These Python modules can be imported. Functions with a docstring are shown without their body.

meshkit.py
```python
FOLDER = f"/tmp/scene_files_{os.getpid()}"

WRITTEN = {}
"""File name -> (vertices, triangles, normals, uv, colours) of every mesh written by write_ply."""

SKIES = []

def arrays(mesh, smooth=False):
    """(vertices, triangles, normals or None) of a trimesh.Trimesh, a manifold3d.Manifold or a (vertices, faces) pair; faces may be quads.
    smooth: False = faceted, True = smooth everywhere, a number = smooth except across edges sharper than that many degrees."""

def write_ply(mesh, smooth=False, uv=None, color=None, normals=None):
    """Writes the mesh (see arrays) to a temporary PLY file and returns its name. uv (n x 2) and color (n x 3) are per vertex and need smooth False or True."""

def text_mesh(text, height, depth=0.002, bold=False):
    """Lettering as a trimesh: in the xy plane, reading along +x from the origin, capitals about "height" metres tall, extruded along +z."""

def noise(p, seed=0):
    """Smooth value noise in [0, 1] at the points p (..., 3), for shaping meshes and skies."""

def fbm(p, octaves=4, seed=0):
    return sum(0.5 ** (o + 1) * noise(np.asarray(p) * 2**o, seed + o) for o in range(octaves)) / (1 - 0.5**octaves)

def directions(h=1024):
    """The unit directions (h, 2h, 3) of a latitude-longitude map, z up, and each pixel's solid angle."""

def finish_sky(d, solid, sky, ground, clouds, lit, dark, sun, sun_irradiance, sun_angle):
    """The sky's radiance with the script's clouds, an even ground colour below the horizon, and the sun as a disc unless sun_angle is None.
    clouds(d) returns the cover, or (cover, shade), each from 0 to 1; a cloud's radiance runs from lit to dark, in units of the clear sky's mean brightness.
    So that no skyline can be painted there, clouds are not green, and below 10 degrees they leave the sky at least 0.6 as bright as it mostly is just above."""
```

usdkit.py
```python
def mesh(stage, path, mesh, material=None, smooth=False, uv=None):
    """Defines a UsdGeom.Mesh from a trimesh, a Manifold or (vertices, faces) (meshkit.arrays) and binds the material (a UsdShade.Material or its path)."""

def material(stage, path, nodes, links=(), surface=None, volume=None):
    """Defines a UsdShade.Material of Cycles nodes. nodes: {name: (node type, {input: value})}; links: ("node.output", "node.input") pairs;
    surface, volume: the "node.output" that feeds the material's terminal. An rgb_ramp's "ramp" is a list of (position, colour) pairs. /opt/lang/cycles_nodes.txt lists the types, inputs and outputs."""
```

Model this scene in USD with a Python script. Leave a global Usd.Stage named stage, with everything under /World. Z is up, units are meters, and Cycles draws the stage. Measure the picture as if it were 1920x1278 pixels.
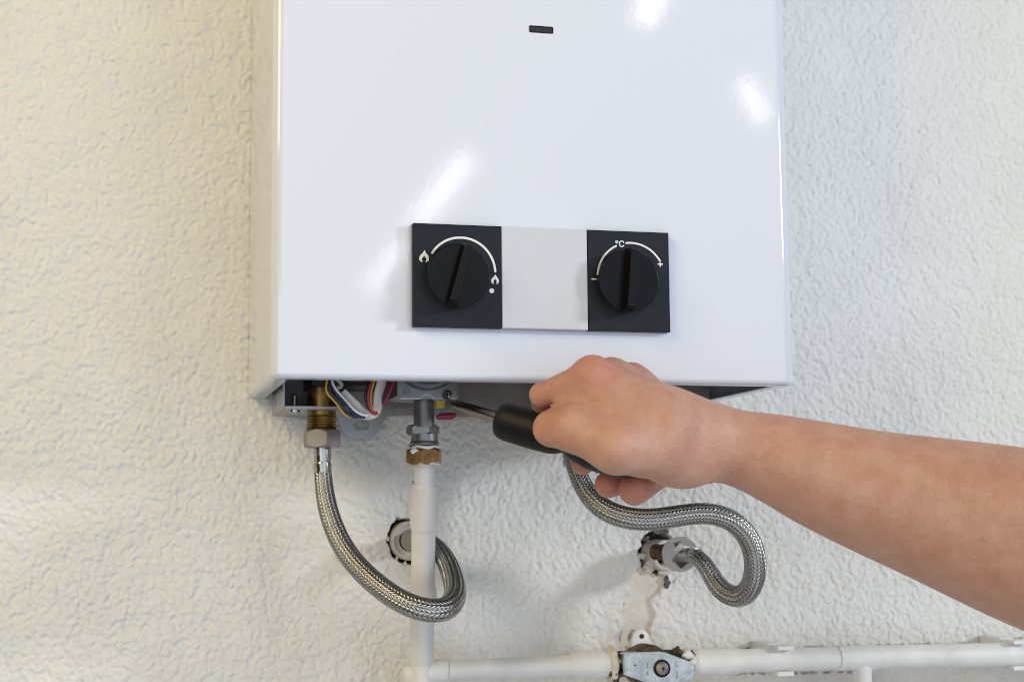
import math, numpy as np, trimesh, manifold3d as m3, usdkit, meshkit
from pxr import Usd, UsdGeom, UsdLux, UsdShade, Gf, Sdf, Vt
from shapely.geometry import Polygon, Point, box as sbox, LineString
from scipy.interpolate import CubicSpline

stage = Usd.Stage.CreateInMemory()
UsdGeom.SetStageUpAxis(stage, 'Z'); UsdGeom.SetStageMetersPerUnit(stage, 1.0)
UsdGeom.Xform.Define(stage, '/World'); UsdGeom.Scope.Define(stage, '/World/Looks')

# ------------------------------------------------------------------ camera
EYE = np.array([-0.0905937, -1.0261927, -0.0837414])
YAW, PITCH, ROLL, FPX = 0.25231786, 0.11648255, -0.00901769, 3002.279   # FPX: focal length in pixels of a 1920-wide picture
FWD = np.array([math.sin(YAW) * math.cos(PITCH), math.cos(YAW) * math.cos(PITCH), math.sin(PITCH)])
_r = np.array([math.cos(YAW), -math.sin(YAW), 0.0]); _u = np.cross(_r, FWD)
RIGHT = _r * math.cos(ROLL) + _u * math.sin(ROLL); UP = -_r * math.sin(ROLL) + _u * math.cos(ROLL)
cam = UsdGeom.Camera.Define(stage, '/World/camera')
M = np.eye(4); M[0, :3], M[1, :3], M[2, :3], M[3, :3] = RIGHT, UP, -FWD, EYE
cam.AddTransformOp().Set(Gf.Matrix4d(M.tolist()))
cam.CreateHorizontalApertureAttr(36.0); cam.CreateVerticalApertureAttr(36.0 * 681 / 1024)
cam.CreateFocalLengthAttr(36.0 * FPX / 1920)
cam.CreateFStopAttr(11.0); cam.CreateFocusDistanceAttr(0.93)
cam.CreateClippingRangeAttr(Gf.Vec2f(0.02, 50.0))
cam.CreateExposureAttr(0.03)


def at(px, py, Y):
    """The point of the plane y = Y seen at a pixel of the photograph."""
    d = FPX * FWD + (px - 960) * RIGHT - (py - 639) * UP
    return EYE + d * (Y - EYE[1]) / d[1]


def mm(n, P):
    """n photograph pixels, as metres at the point P."""
    return n * float((np.asarray(P) - EYE) @ FWD) / FPX


# ------------------------------------------------------------------ lamps: the windows and lamps of the room
_used = {}


def fresh(parent, name):
    base = f'{parent}/{name}'; k = _used.get(base, 0); _used[base] = k + 1
    return base if k == 0 else f'{base}_{k:03d}'


def rect(name, pos, target, w, h, intensity, color, spin=0.0):
    L = UsdLux.RectLight.Define(stage, fresh('/World', name))
    pos, target = np.array(pos, float), np.array(target, float)
    z = pos - target; z /= np.linalg.norm(z)
    x = np.cross([0, 0, 1.0], z); x /= np.linalg.norm(x); y = np.cross(z, x)
    c, s = math.cos(spin), math.sin(spin)
    x, y = x * c + y * s, -x * s + y * c
    m = np.eye(4); m[0, :3], m[1, :3], m[2, :3], m[3, :3] = x, y, z, pos
    L.AddTransformOp().Set(Gf.Matrix4d(m.tolist()))
    L.CreateWidthAttr(w); L.CreateHeightAttr(h); L.CreateIntensityAttr(intensity); L.CreateColorAttr(Gf.Vec3f(*color))


AIM = (0.15, 0.0, 0.0)
rect('window_lamp', (3.1, -2.15, 0.84), AIM, 0.48, 0.32, 108.0, (0.95, 0.98, 1.0))
rect('window_lamp', (1.30, -2.5, 1.50), AIM, 0.45, 0.70, 6.0, (0.97, 0.98, 1.0))
rect('room_lamp', (1.0, -3.0, 0.05), AIM, 3.2, 3.0, 1.30, (0.77, 0.895, 1.0))
rect('room_lamp', (-1.15, -2.4, -0.25), AIM, 1.3, 1.4, 2.0, (0.98, 0.98, 0.97))
rect('warm_lamp', (-1.05, -0.95, 0.80), (-.06, 0, .12), 0.7, 0.7, 8.6, (1.0, 0.77, 0.37))
rect('floor_bounce', (0.3, -1.3, -1.4), AIM, 2.4, 1.6, 0.56, (1.0, 0.95, 0.90))
rect('strip_lamp', (0.595, -2.5, 0.622), (0.13, -.141, .1), 0.046, 0.19, 8.0, (1.0, 0.99, 0.97), -0.66)
rect('strip_lamp', (0.48, -2.5, 0.462), (0.13, -.141, .1), 0.036, 0.13, 6.0, (1.0, 0.99, 0.97), -0.66)
rect('strip_lamp', (1.09, -2.5, 1.12), (0.2, -.141, .2), 0.045, 0.20, 12.0, (1.0, 0.99, 0.97), -0.35)
rect('strip_lamp', (1.31, -2.5, 0.86), (0.28, -.141, .18), 0.035, 0.10, 11.0, (1.0, 0.99, 0.97), 0.45)

# ------------------------------------------------------------------ materials
LK = '/World/Looks/'


def plain(name, color, rough=0.5, metal=0.0, var=0.0, scale=60.0, bump=0.0, bscale=300.0, bdist=0.0005, rvar=0.0, coat=0.0, spec=0.5, color2=None, sub=0.0):
    n = {'p': ('principled_bsdf', {'base_color': color, 'roughness': rough, 'metallic': metal, 'specular_ior_level': spec, 'coat_weight': coat}),
         'g': ('texture_coordinate', {})}
    l = []
    if sub:
        n['p'][1].update(subsurface_weight=sub, subsurface_scale=0.004, subsurface_radius=(1.0, 0.35, 0.2))
    if var or color2:
        c2 = color2 or tuple(c * (1 - var) for c in color)
        n['n'] = ('noise_texture', {'scale': scale, 'detail': 4.0, 'roughness': 0.6})
        n['r'] = ('rgb_ramp', {'ramp': [(0.35, c2), (0.65, color)]})
        l += [('g.object', 'n.vector'), ('n.fac', 'r.fac'), ('r.color', 'p.base_color')]
        if rvar:
            n['m'] = ('map_range', {'from_min': 0.3, 'from_max': 0.7, 'to_min': rough - rvar, 'to_max': rough + rvar})
            l += [('n.fac', 'm.value'), ('m.result', 'p.roughness')]
    if bump:
        n['bn'] = ('noise_texture', {'scale': bscale, 'detail': 3.0, 'roughness': 0.55})
        n['b'] = ('bump', {'strength': bump, 'distance': bdist})
        l += [('g.object', 'bn.vector'), ('bn.fac', 'b.height'), ('b.normal', 'p.normal')]
    return usdkit.material(stage, LK + name, n, l, surface='p.BSDF')


M_ENAMEL = plain('white_enamel', (0.725, 0.762, 0.885), 0.06, bump=0.035, bscale=300, bdist=0.0004, coat=0.0)
M_PLATE = plain('charcoal_plastic', (0.019, 0.022, 0.031), 0.45, bump=0.2, bscale=2500, bdist=0.0002, spec=0.14)
M_KNOB = plain('black_knob_plastic', (0.0050, 0.0055, 0.007), 0.24, bump=0.15, bscale=2500, bdist=0.0002, spec=0.14)
M_PLATEW = plain('silver_white_plastic', (0.61, 0.635, 0.71), 0.38, bump=0.15, bscale=2500, bdist=0.0002)
M_PRINT = plain('white_print', (0.85, 0.86, 0.88), 0.5)
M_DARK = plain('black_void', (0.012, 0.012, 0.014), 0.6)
M_SHEET = plain('galvanised_sheet', (0.42, 0.42, 0.43), 0.42, 0.7, var=0.18, scale=90, rvar=0.08)
M_CHASSIS = plain('grey_chassis', (0.29, 0.27, 0.28), 0.5, 0.2, var=0.2, scale=40)
M_ZINC = plain('zinc_casting', (0.24, 0.245, 0.26), 0.42, 0.8, var=0.2, scale=120, bump=0.15, bscale=900, bdist=0.0003)
M_ZINCD = plain('dark_zinc_tube', (0.20, 0.195, 0.21), 0.45, 0.7, var=0.25, scale=140)
M_BRASS = plain('old_brass', (0.38, 0.25, 0.075), 0.36, 0.95, var=0.45, scale=160, rvar=0.1)
M_COPPER = plain('painted_brass_nut', (0.58, 0.35, 0.15), 0.30, 0.95, scale=110, color2=(0.44, 0.25, 0.10), rvar=0.08)
M_NICKEL = plain('nickel_plated', (0.40, 0.375, 0.36), 0.58, 0.85, var=0.2, scale=110, rvar=0.08)
M_STEEL = plain('steel_ferrule', (0.50, 0.49, 0.48), 0.27, 1.0, var=0.3, scale=200, rvar=0.08)
M_CHROME = plain('chrome', (0.52, 0.51, 0.50), 0.24, 1.0, var=0.45, scale=110, rvar=0.1, bump=0.6, bscale=70, bdist=0.0012)
M_NUT = plain('bright_nut', (0.56, 0.55, 0.55), 0.36, 1.0, var=0.15, scale=120)
M_PIPE = plain('white_pipe_paint', (0.84, 0.845, 0.85), 0.36, var=0.12, scale=38, bump=0.35, bscale=90, bdist=0.0014, rvar=0.05)
M_PIPE2 = plain('cream_paint', (0.74, 0.70, 0.64), 0.5, var=0.12, scale=80, bump=0.4, bscale=260, bdist=0.001)
M_CLIP = plain('white_clip_plastic', (0.82, 0.82, 0.815), 0.45)
M_RUST = plain('dirty_brass', (0.16, 0.115, 0.07), 0.6, 0.5, var=0.6, scale=240, bump=0.5, bscale=500, bdist=0.001)
M_CEMENT = plain('crumbled_cement', (0.26, 0.24, 0.21), 0.95, var=0.7, scale=260, bump=0.9, bscale=700, bdist=0.002)
M_PLASTER = plain('pale_plaster', (0.74, 0.70, 0.64), 0.9, var=0.12, scale=180, bump=0.5, bscale=600, bdist=0.001)
M_SLEEVE = plain('white_wire_sleeve', (0.66, 0.63, 0.61), 0.5, scale=260, color2=(0.58, 0.53, 0.50))
M_WY = plain('yellow_wire', (0.62, 0.44, 0.03), 0.35)
M_WB = plain('navy_wire', (0.012, 0.018, 0.075), 0.32)
M_WR = plain('red_wire', (0.30, 0.014, 0.025), 0.35)
M_WBR = plain('brown_wire', (0.16, 0.035, 0.018), 0.38)
M_WW = plain('white_wire', (0.70, 0.72, 0.78), 0.35)
M_PINK = plain('crimson_plastic', (0.22, 0.008, 0.04), 0.35)
M_YEL = plain('yellow_plastic', (0.42, 0.34, 0.015), 0.4)
M_RUBBER = plain('black_rubber_handle', (0.008, 0.009, 0.010), 0.5, spec=0.25, bump=0.1, bscale=1200, bdist=0.0003)
M_SHAFT = plain('blued_steel_shaft', (0.24, 0.22, 0.20), 0.24, 1.0)
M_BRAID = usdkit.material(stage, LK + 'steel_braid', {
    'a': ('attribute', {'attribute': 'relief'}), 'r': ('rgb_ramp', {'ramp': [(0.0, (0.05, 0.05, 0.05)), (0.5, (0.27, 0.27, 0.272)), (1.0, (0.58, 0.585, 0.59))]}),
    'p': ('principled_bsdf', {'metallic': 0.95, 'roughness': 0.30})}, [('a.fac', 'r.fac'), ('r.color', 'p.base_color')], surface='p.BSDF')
M_WALL = usdkit.material(stage, LK + 'stucco_wall', {
    'g': ('texture_coordinate', {}), 'a': ('attribute', {'attribute': 'patch'}), 'h': ('attribute', {'attribute': 'hole'}),
    'n': ('noise_texture', {'scale': 14.0, 'detail': 5.0, 'roughness': 0.6}),
    'r': ('rgb_ramp', {'ramp': [(0.3, (0.735, 0.732, 0.718)), (0.7, (0.79, 0.788, 0.778))]}),
    'n3': ('noise_texture', {'scale': 60.0, 'detail': 4.0}),
    'r3': ('rgb_ramp', {'ramp': [(0.3, (0.67, 0.61, 0.54)), (0.7, (0.77, 0.72, 0.65))]}),
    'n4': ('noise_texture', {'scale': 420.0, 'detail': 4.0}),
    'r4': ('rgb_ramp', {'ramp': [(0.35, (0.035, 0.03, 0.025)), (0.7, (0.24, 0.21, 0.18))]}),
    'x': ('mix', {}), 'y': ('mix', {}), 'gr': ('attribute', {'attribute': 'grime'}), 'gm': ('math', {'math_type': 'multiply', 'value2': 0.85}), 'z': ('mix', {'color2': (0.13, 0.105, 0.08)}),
    'n2': ('noise_texture', {'scale': 620.0, 'detail': 4.0, 'roughness': 0.6}),
    'b': ('bump', {'strength': 0.35, 'distance': 0.0006}),
    'p': ('principled_bsdf', {'roughness': 0.62, 'specular_ior_level': 0.35})},
    [('g.object', 'n.vector'), ('g.object', 'n2.vector'), ('g.object', 'n3.vector'), ('g.object', 'n4.vector'), ('n.fac', 'r.fac'), ('n3.fac', 'r3.fac'), ('n4.fac', 'r4.fac'),
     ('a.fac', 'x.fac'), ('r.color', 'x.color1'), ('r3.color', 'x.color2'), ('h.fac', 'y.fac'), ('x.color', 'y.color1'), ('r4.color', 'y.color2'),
     ('y.color', 'z.color1'), ('gr.fac', 'gm.value1'), ('gm.value', 'z.fac'), ('z.color', 'p.base_color'), ('n2.fac', 'b.height'), ('b.normal', 'p.normal')], surface='p.BSDF')
M_SKIN = usdkit.material(stage, LK + 'skin', {
    'g': ('texture_coordinate', {}), 'a': ('attribute', {'attribute': 'blush'}),
    'n': ('noise_texture', {'scale': 75.0, 'detail': 6.0, 'roughness': 0.68}),
    'r': ('rgb_ramp', {'ramp': [(0.25, (0.48, 0.245, 0.18)), (0.5, (0.55, 0.31, 0.23)), (0.75, (0.605, 0.365, 0.28))]}),
    'mx': ('mix', {'color2': (0.53, 0.20, 0.15)}),
    'v': ('voronoi_texture', {'scale': 900.0}), 'n2': ('noise_texture', {'scale': 260.0, 'detail': 4.0, 'roughness': 0.6}),
    'ad': ('math', {'math_type': 'multiply_add', 'value2': 0.35}),
    'b': ('bump', {'strength': 0.75, 'distance': 0.0006}),
    'p': ('principled_bsdf', {'roughness': 0.46, 'specular_ior_level': 0.38, 'subsurface_weight': 0.2, 'subsurface_scale': 0.004, 'subsurface_radius': (1.0, 0.38, 0.22)})},
    [('g.object', 'n.vector'), ('g.object', 'v.vector'), ('g.object', 'n2.vector'), ('n.fac', 'r.fac'), ('a.fac', 'mx.fac'), ('r.color', 'mx.color1'), ('mx.color', 'p.base_color'),
     ('v.distance', 'ad.value1'), ('n2.fac', 'ad.value3'), ('ad.value', 'b.height'), ('b.normal', 'p.normal')], surface='p.BSDF')

# ------------------------------------------------------------------ helpers
def tag(prim, label=None, cat=None, group=None, kind=None):
    for k, v in (('label', label), ('category', cat), ('group', group), ('kind', kind)):
        if v: prim.SetCustomDataByKey(k, v)
    return prim


def thing(name, label, cat, base=(0, 0, 0), group=None):
    p = fresh('/World', name); x = UsdGeom.Xform.Define(stage, p)
    x.AddTranslateOp().Set(Gf.Vec3d(*map(float, base)))
    tag(x.GetPrim(), label, cat, group); x.base = np.array(base, float)
    ORIGIN[p] = np.array(base, float)
    return p


ORIGIN = {'/World': np.zeros(3)}


def add(parent, name, mesh, mat, smooth=35, label=None, attr=None):
    """One mesh under parent (a path); the mesh is given in world space."""
    p = fresh(parent, name); o = next((v for k, v in ORIGIN.items() if k != '/World' and (p + '/').startswith(k + '/')), np.zeros(3))
    if hasattr(mesh, 'to_mesh'):
        q = mesh.to_mesh(); mesh = trimesh.Trimesh(q.vert_properties[:, :3], q.tri_verts, process=False)
    if isinstance(mesh, trimesh.Trimesh):
        mesh = mesh.copy(); mesh.apply_translation(-o)
    else:
        mesh = (np.asarray(mesh[0]) - o, mesh[1])
    g = usdkit.mesh(stage, p, mesh, mat, smooth=smooth)
    for k, v in (attr or {}).items():
        UsdGeom.PrimvarsAPI(g).CreatePrimvar(k, Sdf.ValueTypeNames.FloatArray, 'vertex').Set(Vt.FloatArray.FromNumpy(np.asarray(v, np.float32)))
    if label: g.GetPrim().SetCustomDataByKey('label', label)
    return p


def face_frame(P, n):
    """A matrix that takes +z to n with its origin at P."""
    n = np.asarray(n, float); n = n / np.linalg.norm(n)
    h = np.array([0, 0, 1.0]) if abs(n[2]) < 0.9 else np.array([1.0, 0, 0])
    x = np.cross(h, n); x /= np.linalg.norm(x); y = np.cross(n, x)
    m = np.eye(4); m[:3, 0], m[:3, 1], m[:3, 2], m[:3, 3] = x, y, n, P
    return m


def lathe(profile, P, n, sections=48):
    """profile: (radius, height) pairs along the axis n from P."""
    m = trimesh.creation.revolve(np.array(profile, float), sections=sections)
    if m.volume < 0: m.invert()
    m.apply_transform(face_frame(P, n)); return m


def hexnut(P, n, across, length, spin=0.0, cham=0.09):
    R = across / math.sqrt(3); c = across * cham
    hexa = m3.CrossSection([[(R * math.cos(a), R * math.sin(a)) for a in np.arange(6) * math.pi / 3 + spin]]).extrude(length)
    prof = [(0, 0), (across / 2, 0), (R + 1e-5, c), (R + 1e-5, length - c), (across / 2, length), (0, length)]
    cut = m3.CrossSection([prof]).revolve(72)
    q = (hexa ^ cut).to_mesh(); m = trimesh.Trimesh(q.vert_properties[:, :3], q.tri_verts)
    m.apply_transform(face_frame(P, n)); return m


def spline(pts, n):
    pts = np.array(pts, float); t = np.r_[0, np.cumsum(np.linalg.norm(np.diff(pts, axis=0), axis=1) ** 0.7)]
    cs = CubicSpline(t, pts); tt = np.linspace(0, t[-1], 2000); q = cs(tt)
    s = np.r_[0, np.cumsum(np.linalg.norm(np.diff(q, axis=0), axis=1))]
    u = np.interp(np.linspace(0, s[-1], n), s, tt)
    return cs(u), np.linspace(0, s[-1], n), np.interp(u, t, np.arange(len(pts)))


def frames(p, up=None):
    t = np.gradient(p, axis=0); t /= np.linalg.norm(t, axis=1, keepdims=True)
    a = np.cross(t[0], [0, 1.0, 0] if up is None else up); a /= np.linalg.norm(a)
    A = []
    for k in range(len(p)):
        a = a - t[k] * (a @ t[k]); a /= np.linalg.norm(a); A.append(a)
    A = np.array(A); return t, A, np.cross(t, A)


def grid_faces(n, m):
    i, j = np.meshgrid(np.arange(n - 1), np.arange(m), indexing='ij')
    q = np.stack([i * m + j, i * m + (j + 1) % m, (i + 1) * m + (j + 1) % m, (i + 1) * m + j], -1).reshape(-1, 4)
    return np.vstack([q[:, [0, 1, 2]], q[:, [0, 2, 3]]])


def tube(pts, radius, sides=14, n=60, flat=1.0, up=None, smooth=True):
    p, s, k = spline(pts, n) if smooth else (np.array(pts, float), None, np.arange(len(pts)))
    r = np.interp(k, np.arange(len(np.atleast_1d(radius))), np.atleast_1d(radius)) if np.ndim(radius) else np.full(len(p), radius)
    t, A, B = frames(p, up); ang = np.arange(sides) * 2 * math.pi / sides
    v = p[:, None] + r[:, None, None] * (np.cos(ang)[None, :, None] * A[:, None] + flat * np.sin(ang)[None, :, None] * B[:, None])
    f = grid_faces(len(p), sides); v = v.reshape(-1, 3); N = len(v)
    v = np.vstack([v, p[0], p[-1]]); j = np.arange(sides); e = (len(p) - 1) * sides
    f = np.vstack([f, np.stack([np.full(sides, N), (j + 1) % sides, j], 1), np.stack([np.full(sides, N + 1), e + j, e + (j + 1) % sides], 1)])
    m = trimesh.Trimesh(v, f, process=False)
    if m.volume < 0: m.invert()
    return m


def slab(poly, y0, th):
    """A polygon of (x, z) extruded by th towards the viewer (-y) from the plane y0."""
    ms = [trimesh.creation.extrude_polygon(g, th) for g in getattr(poly, 'geoms', [poly])]
    m = trimesh.util.concatenate(ms); T = np.eye(4); T[:3, :3] = [[1, 0, 0], [0, 0, -1], [0, 1, 0]]; T[1, 3] = y0
    m.apply_transform(T); return m


def bevel_slab(poly, y0, th, b):
    """As slab with its front edge bevelled by b."""
    base = m3.CrossSection([list(poly.exterior.coords)[:-1]]) if poly.exterior.is_ccw else m3.CrossSection([list(poly.exterior.coords)[:-1][::-1]])
    holes = [m3.CrossSection([list(h.coords)[:-1] if not h.is_ccw else list(h.coords)[:-1][::-1]], m3.FillRule.NonZero) for h in poly.interiors]
    out = None
    layers = [(0, th - b, 0.0)] + [(th - b * (1 - math.sin(a)), th - b * (1 - math.sin(a2)), b * (1 - math.cos(a2))) for a, a2 in zip(np.linspace(0, math.pi / 2, 5)[:-1], np.linspace(0, math.pi / 2, 5)[1:])]
    for z0, z1, off in layers:
        p = poly.buffer(-off) if off else poly
        e = trimesh.creation.extrude_polygon(p, z1 if z0 == 0 else z1 - z0 + b * 0.2)
        e.apply_translation([0, 0, 0 if z0 == 0 else z0 - b * 0.2])
        q = m3.Manifold(m3.Mesh(np.asarray(e.vertices, np.float32), np.asarray(e.faces, np.uint32)))
        out = q if out is None else out + q
    q = out.to_mesh(); m = trimesh.Trimesh(q.vert_properties[:, :3], q.tri_verts)
    T = np.eye(4); T[:3, :3] = [[1, 0, 0], [0, 0, -1], [0, 1, 0]]; T[1, 3] = y0
    m.apply_transform(T); return m


def pxpoly(pts, Y):
    return Polygon([(at(*p, Y)[0], at(*p, Y)[2]) for p in pts])


def cbox(x0, x1, y0, y1, z0, z1):
    m = trimesh.creation.box([x1 - x0, y1 - y0, z1 - z0]); m.apply_translation([(x0 + x1) / 2, (y0 + y1) / 2, (z0 + z1) / 2]); return m


# ------------------------------------------------------------------ wall: stucco as real relief
OUT_L, OUT_R = at(768, 1013, 0), at(1236, 1038, 0)          # where the water outlets leave the wall
VALVE = at(1240, 1250, -0.05)


def smooth01(x, a, b):
    t = np.clip((x - a) / (b - a), 0, 1); return t * t * (3 - 2 * t)


def graded(lo, hi, a, b, step):
    core = np.arange(lo, hi, step); left, right, s = [], [], step
    x = lo
    while x > a: s *= 1.18; x -= s; left.append(x)
    x, s = core[-1], step
    while x < b: s *= 1.18; x += s; right.append(x)
    return np.r_[left[::-1], core, right]


gx, gz = graded(-0.165, 0.585, -1.6, 2.2, 0.00075), graded(-0.205, 0.315, -1.2, 1.4, 0.00075)
X, Z = np.meshgrid(gx, gz, indexing='ij')
P2 = np.stack([X, Z, np.zeros_like(X)], -1) * 1000.0
P3 = P2 * 1.14
nz = lambda s, seed, q=None: meshkit.noise((P2 if q is None else q) / s + np.array([500.3, 700.7, 0.5]), seed)
warp = np.stack([nz(7.0, 1, P3) - 0.5, nz(7.0, 2, P3) - 0.5, np.zeros_like(X)], -1) * 5.5
Q = P3 + warp
ca, sa = math.cos(0.6), math.sin(0.6)
Q = np.stack([(Q[..., 0] * ca + Q[..., 1] * sa) * 1.35, -Q[..., 0] * sa + Q[..., 1] * ca, Q[..., 2]], -1)
h = 0.75 * smooth01(0.7 * nz(3.4, 3, Q) + 0.3 * nz(2.0, 13, Q), 0.28, 0.70) + 0.36 * smooth01(nz(2.3, 4, Q), 0.32, 0.8) + 0.30 * nz(1.6, 5) + 1.0 * nz(11, 6) + 1.1 * nz(24, 16) + 0.6 * nz(60, 7)
strip = LineString([OUT_R[[0, 2]] + [0.001, 0], at(1200, 1110, 0)[[0, 2]], at(1185, 1200, 0)[[0, 2]], at(1180, 1300, 0)[[0, 2]]])
xy = np.stack([X.ravel(), Z.ravel()], 1)


def seg_dist(pts, line):
    c = np.array(line.coords); best = np.full(len(pts), 9.0)
    for a, b in zip(c[:-1], c[1:]):
        t = np.clip(((pts - a) @ (b - a)) / ((b - a) @ (b - a)), 0, 1)
        best = np.minimum(best, np.linalg.norm(pts - a - t[:, None] * (b - a), axis=1))
    return best.reshape(X.shape)


edge = (nz(9, 8) - 0.5) * 0.010 + (nz(3, 9) - 0.5) * 0.004
patch = 1 - smooth01(seg_dist(xy, strip) + edge, 0.0075, 0.0115)
low = 1 - smooth01(Z + edge * 0.6 - (-0.188 + 0.0), 0.0, 0.006)       # the wall below the pipe run is bare, smoother plaster
h = h * (1 - 0.72 * np.maximum(patch, 0.7 * low)) - 0.5 * patch
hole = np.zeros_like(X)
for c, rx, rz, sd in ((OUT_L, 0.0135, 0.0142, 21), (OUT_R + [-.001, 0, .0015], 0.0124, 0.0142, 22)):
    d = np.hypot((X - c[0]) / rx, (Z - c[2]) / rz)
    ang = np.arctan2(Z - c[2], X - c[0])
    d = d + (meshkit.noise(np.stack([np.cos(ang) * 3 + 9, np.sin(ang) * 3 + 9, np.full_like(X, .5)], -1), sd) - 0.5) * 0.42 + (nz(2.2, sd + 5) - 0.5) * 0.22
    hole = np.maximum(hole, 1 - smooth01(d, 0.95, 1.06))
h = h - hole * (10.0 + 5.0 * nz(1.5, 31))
crack = np.full(X.shape, 9.0)
for ln, sd in (([(1172, 1130), (1167, 1152), (1169, 1172), (1164, 1195), (1166, 1215)], 0.0007), ([(1250, 1098), (1262, 1090), (1268, 1080)], .0009), ([(728, 1062), (722, 1074), (716, 1082)], .0005), ([(820, 1243), (1000, 1233), (1120, 1221)], .0005), ([(1310, 1217), (1580, 1211), (1900, 1203)], .0011), ([(1300, 1260), (1450, 1262), (1600, 1258)], .0014), ([(1440, 1210), (1424, 1206), (1412, 1208)], .0014), ([(1860, 1205), (1880, 1198), (1915, 1196)], .0013), ([(1175, 1215), (1182, 1196), (1188, 1182)], .0022)):
    crack = np.minimum(crack, seg_dist(xy, LineString([at(*q, 0)[[0, 2]] for q in ln])) / sd)
grime = np.clip(1.25 - crack * (0.45 + 1.5 * nz(3.0, 41)), 0, 1) * smooth01(nz(2.6, 42), .30, .62)
stain = smooth01(nz(22, 43) * .6 + nz(7, 44) * .4, .60, .80) * (1 - smooth01(np.abs(Z + .17), .02, .09)) * .35
h = h - 0.45 * grime
V = np.stack([X, -(h - 1.5) * 0.00142, Z], -1).reshape(-1, 3)
n_, m_ = X.shape
i, j = np.meshgrid(np.arange(n_ - 1), np.arange(m_ - 1), indexing='ij')
a, b, c, d = i * m_ + j, (i + 1) * m_ + j, (i + 1) * m_ + j + 1, i * m_ + j + 1
F = np.stack([a, b, c, d], -1).reshape(-1, 4)
F = np.vstack([F[:, [0, 1, 2]], F[:, [0, 2, 3]]])
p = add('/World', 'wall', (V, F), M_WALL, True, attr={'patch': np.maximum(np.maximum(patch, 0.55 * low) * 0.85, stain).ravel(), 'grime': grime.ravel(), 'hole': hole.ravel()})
tag(stage.GetPrimAtPath(p), 'white stucco wall with rough spattered relief behind the water heater', kind='structure')

# ------------------------------------------------------------------ water heater
W, D, H = 0.31, 0.141, 0.58
WH = thing('water_heater', 'white enamelled gas water heater hanging on the stucco wall', 'water heater', (W / 2, 0, 0))


def ring(inset, z, k=10):
    x0, x1, y = inset, W + 0.0045 - inset, -D + inset
    rl, rr = max(0.0062 - inset, 0.0004), max(0.0095 - inset, 0.0004); pts = [(x0, -0.001)]
    for cx, cy, rq, a0 in ((x0 + rl, y + rl, rl, math.pi), (x1 - rr, y + rr, rr, 1.5 * math.pi)):
        pts += [(cx + rq * math.cos(a0 + t), cy + rq * math.sin(a0 + t)) for t in np.linspace(0, math.pi / 2, k)]
    pts.append((x1, -0.001))
    return np.array([(a, b, z) for a, b in pts])


br = 0.0035
prof = [(0.0, H), (0.0, 0.3), (0.0, 0.1), (0.0, 0.02), (0.0, br)] + [(br * (1 - math.cos(t)), br * (1 - math.sin(t))) for t in np.linspace(0, math.pi / 2, 7)[1:]] + [(0.0105, 0.0), (0.011, 0.0006), (0.0105, 0.0012), (0.0045, 0.0014), (0.0014, 0.004), (0.0014, 0.02), (0.0014, H - 0.002)]
R = [ring(i_, z_) for i_, z_ in prof]
k_ = len(R[0]); V = np.vstack(R); F = []
for q in range(len(R) - 1):
    for w_ in range(k_ - 1):
        a, b, c, d = q * k_ + w_, q * k_ + w_ + 1, (q + 1) * k_ + w_ + 1, (q + 1) * k_ + w_
        F += [(a, d, c), (a, c, b)]
top = ring(0.0, H); V = np.vstack([V, [[W / 2, -D / 2, H]]])
F += [(len(V) - 1, w_, (w_ + 1) % k_) for w_ in range(k_)]
casing = trimesh.Trimesh(V, F, process=False)
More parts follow.
